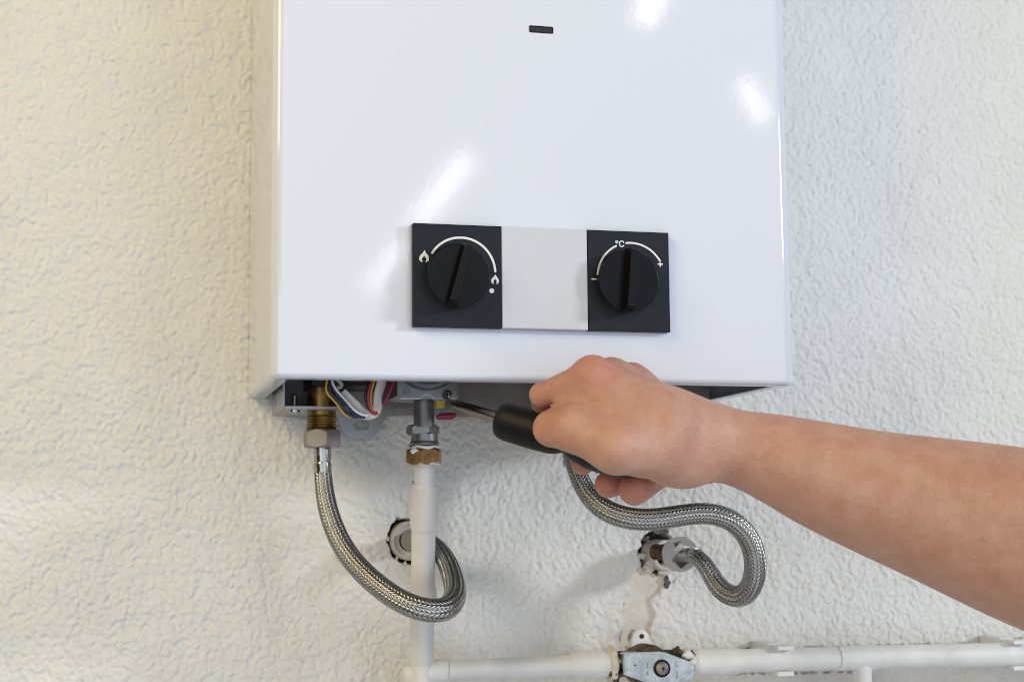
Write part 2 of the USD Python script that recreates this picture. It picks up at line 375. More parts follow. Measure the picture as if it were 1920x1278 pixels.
nrm = casing.face_normals[np.argmin(np.abs(casing.triangles_center - [W / 2, -D, .2]).sum(1))]
if nrm[1] > 0: casing.invert()
add(WH, 'casing', casing, M_ENAMEL, 30)
s0, s1 = at(993, 49, -D), at(1036, 63, -D)
slot = sbox(s0[0], s1[2], s1[0], s0[2]).buffer(-0.0005).buffer(0.0005)
sl = add(WH, 'sight_slot', slab(slot.buffer(-.0001), -D + 0.001, 0.0012), M_DARK)
add(sl, 'slot_lip', slab(slot.buffer(0.0003).difference(slot.buffer(-0.0003)), -D + 0.001, 0.0014), M_KNOB)

# control panel
YP = -D - 0.006
px0, pz0 = 0.07904, 0.02975; pw = 0.15312; ph = 0.0590
x1, x2 = px0 + 0.05138, px0 + 0.10277
for xa, xb, name, mat, lab in ((px0, x1 - .0001, 'dial_plate', M_PLATE, 'charcoal square plate with flame marks'), (x1 + .0001, x2 - .0001, 'blank_plate', M_PLATEW, 'silver white blank centre plate'), (x2 + .0001, px0 + pw, 'dial_plate', M_PLATE, 'charcoal square plate with temperature marks')):
    globals()['PL_' + ('B' if name == 'blank_plate' else 'A' if xa == px0 else 'C')] = add(WH, name, bevel_slab(sbox(xa, pz0, xb, pz0 + ph), -D + 0.0005, 0.0065, 0.0006), mat, 25, lab)
FY = YP - 0.00015 + 0.0001


def arc(c, r, a0, a1, w):
    t = np.radians(np.linspace(a0, a1, 50)); return LineString(np.stack([c[0] + r * np.cos(t), c[1] + r * np.sin(t)], 1)).buffer(w / 2)


def xz(px, py, Y=None):
    P = at(px, py, YP if Y is None else Y); return P[[0, 2]]


def flame(c, h):
    out = Polygon([(0.05, 1.0), (0.16, .80), (0.36, .56), (.44, .30), (.40, .10), (.24, -.02), (.14, .0), (.22, .14), (.22, .28), (.10, .44), (.02, .56), (-.10, .40), (-.2, .26), (-.2, .12), (-.12, .0), (-.24, -.02), (-.4, .12), (-.44, .32), (-.34, .54), (-.12, .76)])
    return Polygon([(c[0] + x * h, c[1] + (y - 0.5) * h) for x, y in out.exterior.coords])


cA, cC = xz(865, 510), xz(1184, 521)
rA = mm(65.5, at(865, 510, YP)); rC = mm(66.5, at(1184, 521, YP))
pr = lambda plate, name, shape: add(plate, name, slab(shape, YP + 0.0002, 0.0003), M_PRINT)
pr(PL_A, 'scale_arc', arc(cA, rA, 148, 3, 0.0013)); pr(PL_A, 'flame_mark', flame(xz(795, 480), 0.0064).buffer(0.00008)); pr(PL_A, 'flame_mark', flame(xz(928, 523), 0.0052).buffer(0.00008)); pr(PL_A, 'dot_mark', Point(*xz(922, 545)).buffer(0.0014))
pr(PL_C, 'scale_arc', arc(cC, rC, 176, 116, 0.0011)); pr(PL_C, 'scale_arc', arc(cC, rC, 98, 30, 0.0011))
pc = xz(1238, 495); pm = xz(1114, 523)
pr(PL_C, 'plus_mark', sbox(pc[0] - .0016, pc[1] - .0004, pc[0] + .0016, pc[1] + .0004).union(sbox(pc[0] - .0004, pc[1] - .0016, pc[0] + .0004, pc[1] + .0016)))
pr(PL_C, 'minus_mark', sbox(pm[0] - .0017, pm[1] - .0004, pm[0] + .0013, pm[1] + .0004))


def letters(parent, text, c, h, y0, mat, depth=0.0003, bold=True, spin=0.0, name='lettering'):
    m = meshkit.text_mesh(text, h, depth, bold); b = m.bounds.mean(0); m.apply_translation(-b)
    m.apply_transform(trimesh.transformations.rotation_matrix(spin, [0, 0, 1]))
    T = np.eye(4); T[:3, :3] = [[1, 0, 0], [0, 0, -1], [0, 1, 0]]; T[:3, 3] = [c[0], y0, c[1]]
    m.apply_transform(T); return add(parent, name, m, mat, False)


letters(PL_C, '°C', xz(1162, 457), 0.0036, YP + 0.00005, M_PRINT)


def knob(c_px, top_px, bot_px, r_px, wpx):
    Yd = YP - 0.009; C = at(*c_px, Yd); r = mm(r_px, C)
    base = [C[0], YP + 0.0004, C[2]]
    hgt = YP - Yd
    kn = add(WH, 'knob', lathe([(0, 0), (r - .0022, 0), (r - 0.0020, 0.002), (r - .0003, hgt - 0.003), (r, hgt - 0.0008), (r - 0.0003, hgt - 0.0002), (r - 0.001, hgt), (0, hgt)], base, (0, -1, 0), 96), M_KNOB, 30)
    Yf = Yd - 0.0085
    A, B = at(*top_px, Yf), at(*bot_px, Yf); t = (B - A)[[0, 2]]; L = np.linalg.norm(t); t = t / L; n = np.array([-t[1], t[0]])
    w = mm(wpx, A) / 2
    # a grip bar: narrow at the front, flared at its foot
    V, F = [], []
    mid = (A + B)[[0, 2]] / 2; mid0 = C[[0, 2]]
    for (yy, hw, hl, m_) in ((Yd + 0.001, w * 1.5, r * 0.985, mid0), (Yd - 0.0025, w * 1.12, r * 0.975, mid0 * .8 + mid * .2), (Yf + 0.0007, w * 1.0, r * 0.93, mid), (Yf, w * 0.86, r * 0.90, mid)):
        for s_, e_ in ((-1, -1), (1, -1), (1, 1), (-1, 1)):
            q = m_ * 0 + C[[0, 2]] + t * hl * e_ + n * hw * s_; V.append((q[0], yy, q[1]))
    for l_ in range(3):
        for e_ in range(4):
            a, b = l_ * 4 + e_, l_ * 4 + (e_ + 1) % 4; F += [(a, b, b + 4), (a, b + 4, a + 4)]
    F += [(0, 2, 1), (0, 3, 2), (12, 13, 14), (12, 14, 15)]
    g = trimesh.Trimesh(V, F); trimesh.repair.fix_normals(g)
    add(kn, 'grip_bar', g, M_KNOB, 20)


knob((861, 515), (880, 455), (848, 572), 60.5, 17)
knob((1180, 525), (1192, 462), (1184, 578), 59.5, 17)

# the inside as it shows from below
add(WH, 'chassis_panel', cbox(0.014, 0.262, -0.034, -0.032, -0.0075, 0.13), M_CHASSIS)
add(WH, 'chassis_panel', cbox(0.2635, 0.300, -0.034, -0.032, -0.004, 0.13), M_CHASSIS)
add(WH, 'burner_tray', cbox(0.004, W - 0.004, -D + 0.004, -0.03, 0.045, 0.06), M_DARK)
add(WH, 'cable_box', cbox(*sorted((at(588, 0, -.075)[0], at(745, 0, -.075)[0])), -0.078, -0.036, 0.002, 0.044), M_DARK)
# back plate with a slotted tab
YB = -0.010
plate = pxpoly([(515, 690), (515, 770), (517, 776), (522, 780), (560, 782), (590, 783), (625, 778), (632, 783), (640, 806), (648, 817), (660, 823), (692, 823), (702, 818), (710, 806), (718, 788), (728, 780), (780, 779), (900, 781), (1100, 786), (1290, 790), (1300, 770), (1300, 700)], YB)
slot_ = pxpoly([(668, 789), (685, 789), (691, 794), (691, 801), (686, 806), (668, 806), (662, 801), (661, 794)], YB)
add(WH, 'back_plate', slab(plate.buffer(-.0008).buffer(.0008).difference(slot_), YB + 0.0006, 0.0022), M_SHEET)
# left bracket that carries the brass connection
b0 = at(530, 768, -0.055); b1 = at(640, 768, -0.055)
zb = b0[2]
brk = cbox(b0[0] - .0005, b1[0] + 0.008, -0.075, -0.011, zb - 0.0008, zb + 0.0008)
bk = add(WH, 'bracket', trimesh.util.concatenate([brk, cbox(b0[0] - .0018, b0[0] - .0004, -0.070, -0.011, zb - 0.0006, zb + 0.03)]), M_SHEET, False)
sc = at(553, 772, -0.066)
add(bk, 'screw', lathe([(0, 0), (0.0036, 0), (0.0034, 0.0012), (0.002, 0.0019), (0, 0.0021)], [sc[0], -0.064, zb - 0.0008], (0, 0, -1), 24), M_STEEL)
add(bk, 'screw_thread', lathe([(0, 0)] + [q for k in range(7) for q in ((0.0013, k * .0011), (0.0019, k * .0011 + .00055))] + [(0, .0085)], [sc[0], -0.064, zb + .0008], (0, 0, 1), 16), M_STEEL)

# brass inlet under the left corner
YH = -0.055
ax = at(603, 800, YH); top_z, bot_z = at(603, 752, YH)[2], at(603, 808, YH)[2]
rB = mm(29, ax)
def z_at(py, Y): return at(603, py, Y)[2]
pr_ = [(0, 0.0), (rB, 0.0), (rB, 0.006)]
zz = 0.006
zthr = top_z + 0.03 - z_at(780, YH)
pr_ = [(0, 0), (rB * .92, 0), (rB * .92, zthr - .001), (rB, zthr)]
q = zthr
while q < top_z + 0.03 - bot_z + .002:
    pr_ += [(rB * 0.93, q + 0.0006), (rB, q + 0.0012)]; q += 0.0015
pr_ += [(0, q + .0005)]
add(WH, 'brass_inlet', lathe(pr_, [ax[0], YH, top_z + 0.03], (0, 0, -1), 40), M_BRASS, 50)

# gas valve casting behind the front lip
YV = -0.094
vb = pxpoly([(745, 690), (745, 742), (760, 748), (858, 747), (858, 690)], YV)
gv = add(WH, 'gas_valve', bevel_slab(vb, YV + 0.028, 0.028, 0.0007), M_ZINC, 25)
vc = at(801, 668, YV - 0.003)
add(gv, 'valve_ring', lathe([(mm(62, vc), -0.01), (mm(64, vc), 0.0), (mm(60, vc), 0.003), (mm(53, vc), 0.003), (mm(51, vc), -0.004)], vc, (0, -1, 0), 64), M_ZINC)
add(gv, 'valve_cap', lathe([(mm(44, vc), -0.01), (mm(44, vc), 0.002), (mm(41, vc), 0.0035), (0, 0.004)], vc, (0, -1, 0), 64), M_PLATEW)
vs = at(838, 740, YV - 0.0005)
s_ = add(gv, 'valve_screw', lathe([(mm(9.5, vs), 0), (mm(9.5, vs), 0.0008), (mm(6.5, vs), 0.0016), (mm(5, vs), 0.0010), (0, 0.0008)], vs, (0.1, -1, -.1), 28), M_STEEL)
add(s_, 'cross_recess', trimesh.util.concatenate([cbox(vs[0] - .0016, vs[0] + .0016, vs[1] - .0014, vs[1] - .0006, vs[2] - .0004, vs[2] + .0004), cbox(vs[0] - .0004, vs[0] + .0004, vs[1] - .0014, vs[1] - .0006, vs[2] - .0016, vs[2] + .0016)]), M_DARK, False)
lip = LineString([at(*q, YV)[[0, 2]] for q in ((750, 747), (786, 747), (791, 742), (796, 739), (803, 739), (808, 742), (812, 747), (856, 746))]).buffer(mm(1.6, vs))
add(gv, 'pressed_lip', slab(lip, YV + .0004, .0012), M_SHEET)
vn = at(763, 736, YV - 0.0003)
add(gv, 'punched_mark', lathe([(mm(5, vn), 0), (mm(5, vn), .0006), (mm(3.5, vn), .0006), (mm(3.5, vn), 0)], vn, (0, -1, 0), 20), M_ZINC)
YT = -0.080
tz = lambda py: at(795, py, YT)
ta = tz(770); rt = mm(19.5, ta)
add(gv, 'outlet_tube', lathe([(0, 0), (rt, 0), (rt * 1.0, 0.02), (0, .02)] if False else [(rt * 0.5, 0), (rt, 0), (rt, tz(735)[2] - tz(800)[2]), (0, tz(735)[2] - tz(800)[2])], [ta[0], YT, tz(800)[2]], (0, 0, 1), 40), M_ZINCD)
# small crimson plug with a yellow tab by the valve outlet
cr = at(835, 781, -0.085)
cp = add(WH, 'spark_plug_cap', tube([at(818, 783, -.085), at(826, 781, -.085), at(842, 780, -.085), at(849, 780, -.085)], [mm(3, cr), mm(6, cr), mm(7, cr), mm(6.5, cr)], 16, 20), M_PINK)
add(cp, 'cap_end', tube([at(848, 779, -.085), at(855, 778, -.085)], mm(4.6, cr), 12, 4), M_PINK)
add(WH, 'yellow_tab', cbox(*sorted((at(815, 0, -.096)[0], at(829, 0, -.096)[0])), -.098, -.090, at(820, 764, -.096)[2], at(820, 752, -.096)[2]), M_YEL)

# wire harness
wr = lambda name, pts, r, mat, Y=-0.098, flat=1.0, up=None, lab=None: add(WH, name, tube([at(a, b, Y + (c[0] if c else 0)) for a, b, *c in pts], mm(r, at(660, 750, Y)), 12, 50, flat, up), mat, True, lab)
wr('wire', [(622, 690), (614, 712), (613, 735), (628, 752), (645, 775), (660, 781)], 2.3, M_WY, -.100, lab='yellow wire')
wr('wire', [(628, 690), (620, 712), (619, 733), (634, 752), (650, 772), (672, 781)], 3.4, M_WB, -.101, lab='navy wire')
wr('wire', [(630, 690), (622, 712), (627, 730), (645, 752), (660, 772), (684, 781)], 3.2, M_WB, -.103, lab='navy wire')
wr('wire', [(633, 690), (623, 714), (632, 732), (650, 752), (664, 768), (690, 779)], 2.4, M_WW, -.105, lab='white wire')
wr('cable_sleeve', [(640, 735), (650, 745), (668, 762), (688, 777), (705, 770), (709, 745), (714, 722), (716, 690)], 10.5, M_SLEEVE, -.100, 0.34, (0.3, 1.0, 0.2))
wr('wire', [(700, 690), (695, 715), (686, 735), (688, 758), (697, 772)], 2.6, M_WB, -.103, lab='navy wire')
wr('wire', [(702, 690), (697, 715), (691, 735), (692, 760), (700, 774), (708, 773)], 3.5, M_WR, -.106, lab='red wire')
wr('wire', [(705, 690), (701, 715), (695, 735), (695, 757), (701, 769)], 2.4, M_WY, -.104, lab='yellow wire')
wr('wire', [(728, 690), (727, 715), (722, 735), (714, 757)], 3.0, M_WBR, -.099, lab='brown wire')
wr('wire', [(738, 690), (737, 715), (730, 735), (718, 757)], 3.2, M_WR, -.100, lab='red wire')
wr('wire', [(732, 690), (732, 715), (726, 733), (717, 750)], 2.2, M_WB, -.102, lab='navy wire')
wr('wire', [(996, 700), (1000, 718), (1010, 726), (1022, 740)], 2.6, M_WR, -.10, lab='red wire')
wr('cable_tie', [(625, 706), (634, 712), (640, 722), (632, 726)], 4.0, M_SLEEVE, -.094)

# ------------------------------------------------------------------ hoses
def braided(parent, knots, widths, sides=144, step=0.00028):
    pts = [at(*k) for k in knots]
    rad = [mm(w / 2, p_) for w, p_ in zip(widths, pts)]
    L = spline(pts, 400)[1][-1]; n = int(L / step)
    p, s, k = spline(pts, n); r = np.interp(k, np.arange(len(rad)), rad)
    kk = np.ones(61) / 61; r = np.convolve(np.pad(r, 30, mode='edge'), kk, 'valid')
    t, A, B = frames(p); ang = np.arange(sides) * 2 * math.pi / sides
    S, U = np.meshgrid(s, ang / (2 * math.pi), indexing='ij')
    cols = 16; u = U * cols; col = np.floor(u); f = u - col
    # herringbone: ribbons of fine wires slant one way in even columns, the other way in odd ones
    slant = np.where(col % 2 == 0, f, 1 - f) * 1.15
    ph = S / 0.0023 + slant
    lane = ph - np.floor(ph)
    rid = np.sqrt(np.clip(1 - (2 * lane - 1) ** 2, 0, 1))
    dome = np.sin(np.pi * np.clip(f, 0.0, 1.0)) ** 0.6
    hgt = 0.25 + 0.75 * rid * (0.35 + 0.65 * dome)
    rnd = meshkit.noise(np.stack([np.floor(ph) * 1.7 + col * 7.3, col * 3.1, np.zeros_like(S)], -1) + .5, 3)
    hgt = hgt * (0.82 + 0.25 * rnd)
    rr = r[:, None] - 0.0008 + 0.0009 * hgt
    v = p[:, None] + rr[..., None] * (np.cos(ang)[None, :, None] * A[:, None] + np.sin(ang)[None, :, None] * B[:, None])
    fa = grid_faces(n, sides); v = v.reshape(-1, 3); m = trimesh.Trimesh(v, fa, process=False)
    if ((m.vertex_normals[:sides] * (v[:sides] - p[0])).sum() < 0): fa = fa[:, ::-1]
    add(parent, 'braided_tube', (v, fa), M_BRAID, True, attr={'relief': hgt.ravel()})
    return p, t


def ferrule(parent, P, n, r, L):
    return add(parent, 'ferrule', lathe([(r * .8, 0), (r * .96, 0), (r, L * .05), (r * 1.0, L * .50), (r * .93, L * .55), (r * .93, L * .60), (r * 1.02, L * .66), (r * 1.02, L * .97), (r * .9, L), (r * .6, L)], P, n, 40), M_STEEL)


hoseL = thing('water_hose', 'steel braided hose from the brass inlet, looping around the white gas pipe', 'hose', ax)
nb = at(604, 806, YH); nt = z_at(839, YH)
add(hoseL, 'hex_nut', hexnut([nb[0], YH, nt], (0, 0, 1), mm(63, nb), nb[2] - nt, 0.09), M_NICKEL, 20)
fl = at(604, 841, YH); fb = at(605, 884, YH)
ferrule(hoseL, [fl[0], YH, nt + .0005], (0.03, 0, -1), mm(16.2, fl), fl[2] - fb[2] + .002)
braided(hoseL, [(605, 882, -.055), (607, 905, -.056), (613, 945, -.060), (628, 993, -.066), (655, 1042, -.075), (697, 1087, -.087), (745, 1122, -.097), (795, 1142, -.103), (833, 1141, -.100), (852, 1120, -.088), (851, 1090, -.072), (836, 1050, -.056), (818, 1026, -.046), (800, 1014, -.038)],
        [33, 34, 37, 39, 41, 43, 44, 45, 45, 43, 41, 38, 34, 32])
oL = at(790, 1012, -0.030)
add(hoseL, 'hex_nut', hexnut(at(768, 1012, -0.022), (0.45, -1, 0), mm(40, oL), 0.012, 0.2), M_NICKEL, 20)
ferrule(hoseL, at(780, 1012, -0.033), (0.85, -.45, -.1), mm(13, oL), 0.010)
# outlet in the wall, left
wl = thing('wall_outlet', 'pale round pipe outlet in a chipped hole behind the vertical pipe', 'pipe outlet', OUT_L)
add(wl, 'socket', lathe([(.0070, -.006), (.0070, .001), (0.0098, .0015), (0.0104, 0.003), (0.0112, 0.0032), (0.0124, 0.0018), (0.0128, 0.0), (0.0126, -0.010)], [OUT_L[0], 0.0, OUT_L[2]], (0, -1, 0), 44), M_PIPE2, 40)
add(wl, 'brass_nipple', lathe([(0, -.004), (0.0062, -.004), (0.0062, 0.020), (0, .02)], [OUT_L[0], 0.0, OUT_L[2]], (0.12, -1, 0), 30), M_RUST)
for k, (dx, dz, s) in enumerate([(-14.2, 1.0, 1.2), (-8.6, -11.2, 1.0), (-3.0, -14.5, 1.3)]):
    g = trimesh.creation.icosphere(1, s / 1000); g.vertices *= [1, .7, 1.2]; g.vertices += (meshkit.noise(g.vertices * 900 + 50 + k, k)[:, None] - .5) * 0.0012
    g.apply_translation(OUT_L + np.array([dx, -.6, dz]) / 1000); add(wl, 'plaster_chip', g, M_PLASTER, True)

hoseR = thing('water_hose', 'steel braided hose curling below the arm into the right wall outlet', 'hose', at(1075, 780, YH))
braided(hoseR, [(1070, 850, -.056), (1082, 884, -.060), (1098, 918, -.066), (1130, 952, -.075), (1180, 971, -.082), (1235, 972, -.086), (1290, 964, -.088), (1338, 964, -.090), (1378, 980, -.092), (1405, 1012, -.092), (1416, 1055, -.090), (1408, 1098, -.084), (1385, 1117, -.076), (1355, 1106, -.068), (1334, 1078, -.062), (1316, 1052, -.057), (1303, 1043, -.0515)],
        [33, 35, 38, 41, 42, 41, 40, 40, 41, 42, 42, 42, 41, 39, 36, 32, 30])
tR = at(1070, 812, YH)
add(hoseR, 'hex_nut', hexnut([tR[0], YH, tR[2] - .009], (0, 0, 1), mm(56, tR), 0.0095, 0.1), M_NICKEL, 20)
ferrule(hoseR, [tR[0], YH, tR[2] - .009], (0.05, 0, -1), mm(16, tR), 0.012)
add(WH, 'brass_inlet', lathe([(0, 0), (.0095, 0), (.0095, .035), (0, .035)], [tR[0], YH, tR[2]], (0, 0, 1), 30), M_BRASS)
axR = np.array([0.42, -1.0, -0.06])
axR = axR / np.linalg.norm(axR)
ferr = at(1294, 1040, -0.040)
add(hoseR, 'hex_nut', hexnut(ferr - axR * 0.0160, axR, mm(58, ferr), 0.0125, 0.35, 0.13), M_NUT, 20)
ferrule(hoseR, ferr - axR * 0.004, axR, mm(15.5, ferr), 0.011)
wr_ = thing('wall_outlet', 'white outlet pipe with crumbling hole above the bare plaster strip', 'pipe outlet', OUT_R)
nR = ferr - axR * 0.016
add(wr_, 'socket', lathe([(.0072, -.008), (.0072, .004), (0.0080, .0052), (0.0098, .0050), (0.0102, .004), (0.0104, -0.010)], at(1241, 1040, 0), (.25, -1, 0), 44), M_PIPE2, 40)
add(wr_, 'threaded_pipe', lathe([(0, 0)] + [q for k in range(16) for q in ((0.0048, k * .0014), (0.0054, k * .0014 + .0007))] + [(0, .0226)], nR - axR * 0.018, axR, 30), M_RUST)
rng = np.random.default_rng(5)
for k, (dx, dz, sx, sz, mt) in enumerate([(-2, 15.5, 3.2, 2.4, M_CEMENT), (4, 15, 3.4, 2.0, M_CEMENT), (-9, 10, 2.2, 2.6, M_CEMENT), (-12.5, -1, 2.4, 2.4, M_PLASTER), (-8, -8.5, 3.6, 3.6, M_PLASTER), (3.5, -10.5, 4.6, 4.0, M_PLASTER), (8, -9, 3.2, 3.4, M_PLASTER), (4.5, -19, 2.2, 3.6, M_CEMENT)]):
    g = trimesh.creation.icosphere(2, 1.0); g.vertices *= [sx / 1000, 0.0016, sz / 1000]
    g.vertices += (meshkit.noise(g.vertices * 520 + 50 + 7 * k, k) - .5)[:, None] * g.vertex_normals * 0.0030
    g.apply_translation(OUT_R + np.array([dx, -0.9, dz]) / 1000); add(wr_, 'plaster_chip', g, mt, 40)

# ------------------------------------------------------------------ white gas pipe, riser
YG, YG2 = -0.074, -0.036
gp = thing('gas_pipe', 'white painted vertical gas pipe with brass nut under the heater', 'pipe', at(790, 1300, YG2))
Yp = lambda py: YG + (YG2 - YG) * np.clip((py - 866) / 380, 0, 1)
Pp = lambda px, py: at(px, py, Yp(py))
seq = [(795, 862, 39), (796, 904, 40), (795, 906, 47), (795, 912, 52), (795, 985, 53), (795, 992, 50), (794, 996, 45), (793, 1085, 45), (793, 1100, 48), (793, 1112, 53), (793, 1122, 52), (792, 1130, 46), (791, 1200, 44.5), (791, 1244, 44.5), (791, 1246, 47), (791, 1420, 47)]
add(gp, 'pipe', tube([Pp(a, b) for a, b, w in seq], [mm(w / 2, Pp(a, b)) for a, b, w in seq], 40, smooth=False), M_PIPE, 50)
nu = at(796, 870, -0.074); nr0 = at(795, 871, -0.074)
YN = -0.074
nz0, nz1 = at(795, 871, YN)[2], at(795, 842, YN)[2]
add(gp, 'brass_nut', hexnut([nr0[0], YN, nz0], (0, 0, 1), mm(62, nr0), nz1 - nz0, -0.33, 0.08), M_COPPER, 20)
zA, zB = at(795, 815, YT)[2], at(795, 799, YT)[2]
add(gp, 'hex_collar', hexnut([at(795, 815, YT)[0], YT + .004, zA], (0, 0, 1), mm(54, ta), zB - zA + .001, 0.2), M_ZINC, 20)
c0 = at(796, 834, YN - .004); c1 = at(796, 814, YN - .004)
add(gp, 'union', lathe([(0, 0), (mm(27, c0), 0), (mm(28, c0), .001), (mm(26, c0), .0018), (mm(25, c0), .0026), (mm(25, c0), c1[2] - c0[2]), (0, c1[2] - c0[2])], [c0[0], YN - .004, c0[2]], (0, 0, 1), 40), M_ZINC)
add(gp, 'sealant_bead', tube([at(795, 839, YN) + np.array([math.cos(t) * mm(27, nr0), math.sin(t) * mm(27, nr0), 0.0006 * math.sin(5 * t)]) for t in np.linspace(0, 2 * math.pi, 26)], [mm(3.4 + 1.2 * math.sin(3 * t) + .8 * math.sin(7 * t), nr0) for t in np.linspace(0, 2 * math.pi, 26)], 10, 90), M_PIPE, True)
for (a, b, c, d) in ((776, 845, 7, 4), (812, 868, 10, 2.2), (790, 869, 8, 2), (822, 869, 5, 2)):
    q = at(a, b, YN - mm(30, nr0) * .93); g = trimesh.creation.icosphere(2, 1.0); g.vertices *= [mm(c, q), .0012, mm(d, q)]; g.vertices += (meshkit.noise(g.vertices * 800 + 40 + a, 4) - .5)[:, None] * .002
    g.apply_translation(q); add(gp, 'paint_drip', g, M_PIPE, True)
el = at(790, 1264, YG2)
add(gp, 'elbow', tube([at(751, 1268, YG2 + .006), at(756, 1268, YG2 + .006), at(766, 1267, YG2 + .005), at(790, 1262, YG2 + .001), at(820, 1258, YG2), at(836, 1257, YG2), at(839, 1257, YG2)], [mm(10, el), mm(17, el), mm(21, el), mm(23, el), mm(23, el), mm(23, el), mm(20, el)], 36, 50), M_PIPE, 50)

# horizontal run, left of the stop valve
hp = thing('gas_pipe', 'white horizontal pipe from the riser to the chrome stop valve', 'pipe', at(1000, 1250, YG2))
hs = [(830, 1257, 38), (900, 1254, 39), (1000, 1250, 40), (1066, 1247, 41), (1072, 1246.5, 46), (1080, 1246, 51), (1120, 1244, 52), (1150, 1243, 48)]
add(hp, 'pipe', tube([at(a, b, YG2) for a, b, w in hs], [mm(w / 2, at(a, b, YG2)) for a, b, w in hs], 36, smooth=False), M_PIPE, 50)
fq = at(1140, 1244, YG2)
add(hp, 'flange', lathe([(0, 0), (mm(34, fq), 0), (mm(36, fq), .001), (mm(36, fq), .003), (mm(33, fq), .004), (0, .004)], fq, (1, 0, .02), 8), M_PIPE2, 20)
# stop valve
sv = thing('stop_valve', 'worn chrome lever stop valve on the white pipe run', 'valve', VALVE)
YS = -0.052
lev = pxpoly([(1171, 1264), (1170, 1245), (1171, 1226), (1178, 1223), (1236, 1221), (1250, 1223), (1296, 1240), (1303, 1250), (1302, 1264), (1296, 1272), (1282, 1277), (1246, 1286), (1226, 1284)], YS)
lv = add(sv, 'lever', bevel_slab(lev.buffer(-.0010).buffer(.0010), YS + 0.010, 0.010, 0.0024), M_CHROME, 35)
cs_ = at(1241, 1252, YS)
add(lv, 'screw_recess', lathe([(0, .0), (mm(16.5, cs_), 0), (mm(16.5, cs_), .0006), (mm(14.5, cs_), .0012), (mm(13.5, cs_), .0004), (0, .0004)], cs_, (0, -1, 0), 40), M_DARK)
sh = add(lv, 'screw', lathe([(mm(12.5, cs_), 0.0003), (mm(12.5, cs_), .0012), (mm(9, cs_), .0024), (0, .003)], cs_, (0, -1, 0), 40), M_NICKEL)
cr_ = [cbox(cs_[0] - .0014, cs_[0] + .0014, cs_[1] - .0033, cs_[1] - .002, cs_[2] - .00035, cs_[2] + .00035), cbox(cs_[0] - .00035, cs_[0] + .00035, cs_[1] - .0033, cs_[1] - .002, cs_[2] - .0014, cs_[2] + .0014)]
cr_ = trimesh.util.concatenate(cr_); cr_.apply_translation(-cs_); cr_.apply_transform(trimesh.transformations.rotation_matrix(.35, [0, 1, 0])); cr_.apply_translation(cs_)
add(lv, 'cross_recess', cr_, M_DARK, False)
M_ENGR = plain('engraved_mark', (0.16, 0.165, 0.18), 0.5, 0.6)
letters(lv, 'A', xz(1214, 1262, YS), 0.0026, YS + .0001, M_ENGR, .0003, False); letters(lv, 'C', xz(1269, 1244, YS), 0.0030, YS + .0001, M_ENGR, .0003, False)
e1 = xz(1214, 1247, YS); add(lv, 'engraved_mark', slab(sbox(e1[0] - .0002, e1[1] - .0012, e1[0] + .0001, e1[1] + .0014).union(sbox(e1[0] - .0012, e1[1] - .0013, e1[0] + .0012, e1[1] - .0010)), YS + .0001, .0003), M_ENGR, False)
e2 = xz(1269, 1264, YS); add(lv, 'engraved_mark', slab(LineString([(e2[0] - .0006, e2[1] + .002), (e2[0] + .0004, e2[1] + .0013), (e2[0], e2[1]), (e2[0] + .0006, e2[1] - .0014), (e2[0] - .0005, e2[1] - .0022)]).buffer(.0002), YS + .0001, .0003), M_ENGR, False)
add(lv, 'pin_hole', slab(Point(*xz(1191, 1246, YS)).buffer(.0006), YS + .0001, .0003), M_DARK, False)
bq = at(1212, 1246, -0.036)
add(sv, 'valve_body', lathe([(0, -.013), (.0125, -.013), (.0135, -.010), (.0135, .006), (.0115, .0085), (0, .0085)], [bq[0], -.036, bq[2]], (0, -1, 0), 30), M_RUST)
add(sv, 'valve_body', tube([at(1147, 1244, YG2), at(1160, 1244, YG2), at(1290, 1240, YG2), at(1305, 1240, YG2)], [mm(19, bq), mm(24, bq), mm(24, bq), mm(20, bq)], 8, smooth=False), M_RUST, 20)
tab = pxpoly([(1184, 1222), (1186, 1196), (1190, 1184), (1198, 1179), (1208, 1180), (1215, 1187), (1219, 1200), (1222, 1222)], -.030)
ft = add(sv, 'fixing_tab', slab(tab, -.028, .0022), M_PIPE, 20)
add(ft, 'tab_hole', slab(Point(*xz(1203, 1192, -.030)).buffer(.0016), -.0300, .0004), M_DARK, False)
for k, (a, b, c, d, mt) in enumerate([(1283, 1226, 13, 9, M_PIPE), (1268, 1221, 7, 9, M_RUST), (1152, 1262, 12, 14, M_RUST), (1296, 1240, 9, 14, M_PIPE), (1153, 1238, 9, 8, M_PIPE), (1292, 1256, 6, 14, M_PIPE)]):
    q = at(a, b, -.040 if k < 5 else -.046); g = trimesh.creation.icosphere(2, 1.0); g.vertices *= [mm(c, q), .006, mm(d, q)]; g.vertices += (meshkit.noise(g.vertices * 420 + 40 + 9 * k, k) - .5)[:, None] * g.vertex_normals * .004
    g.apply_translation(q); add(sv, 'paint_lump' if mt is M_PIPE else 'old_fitting', g, mt, 40)
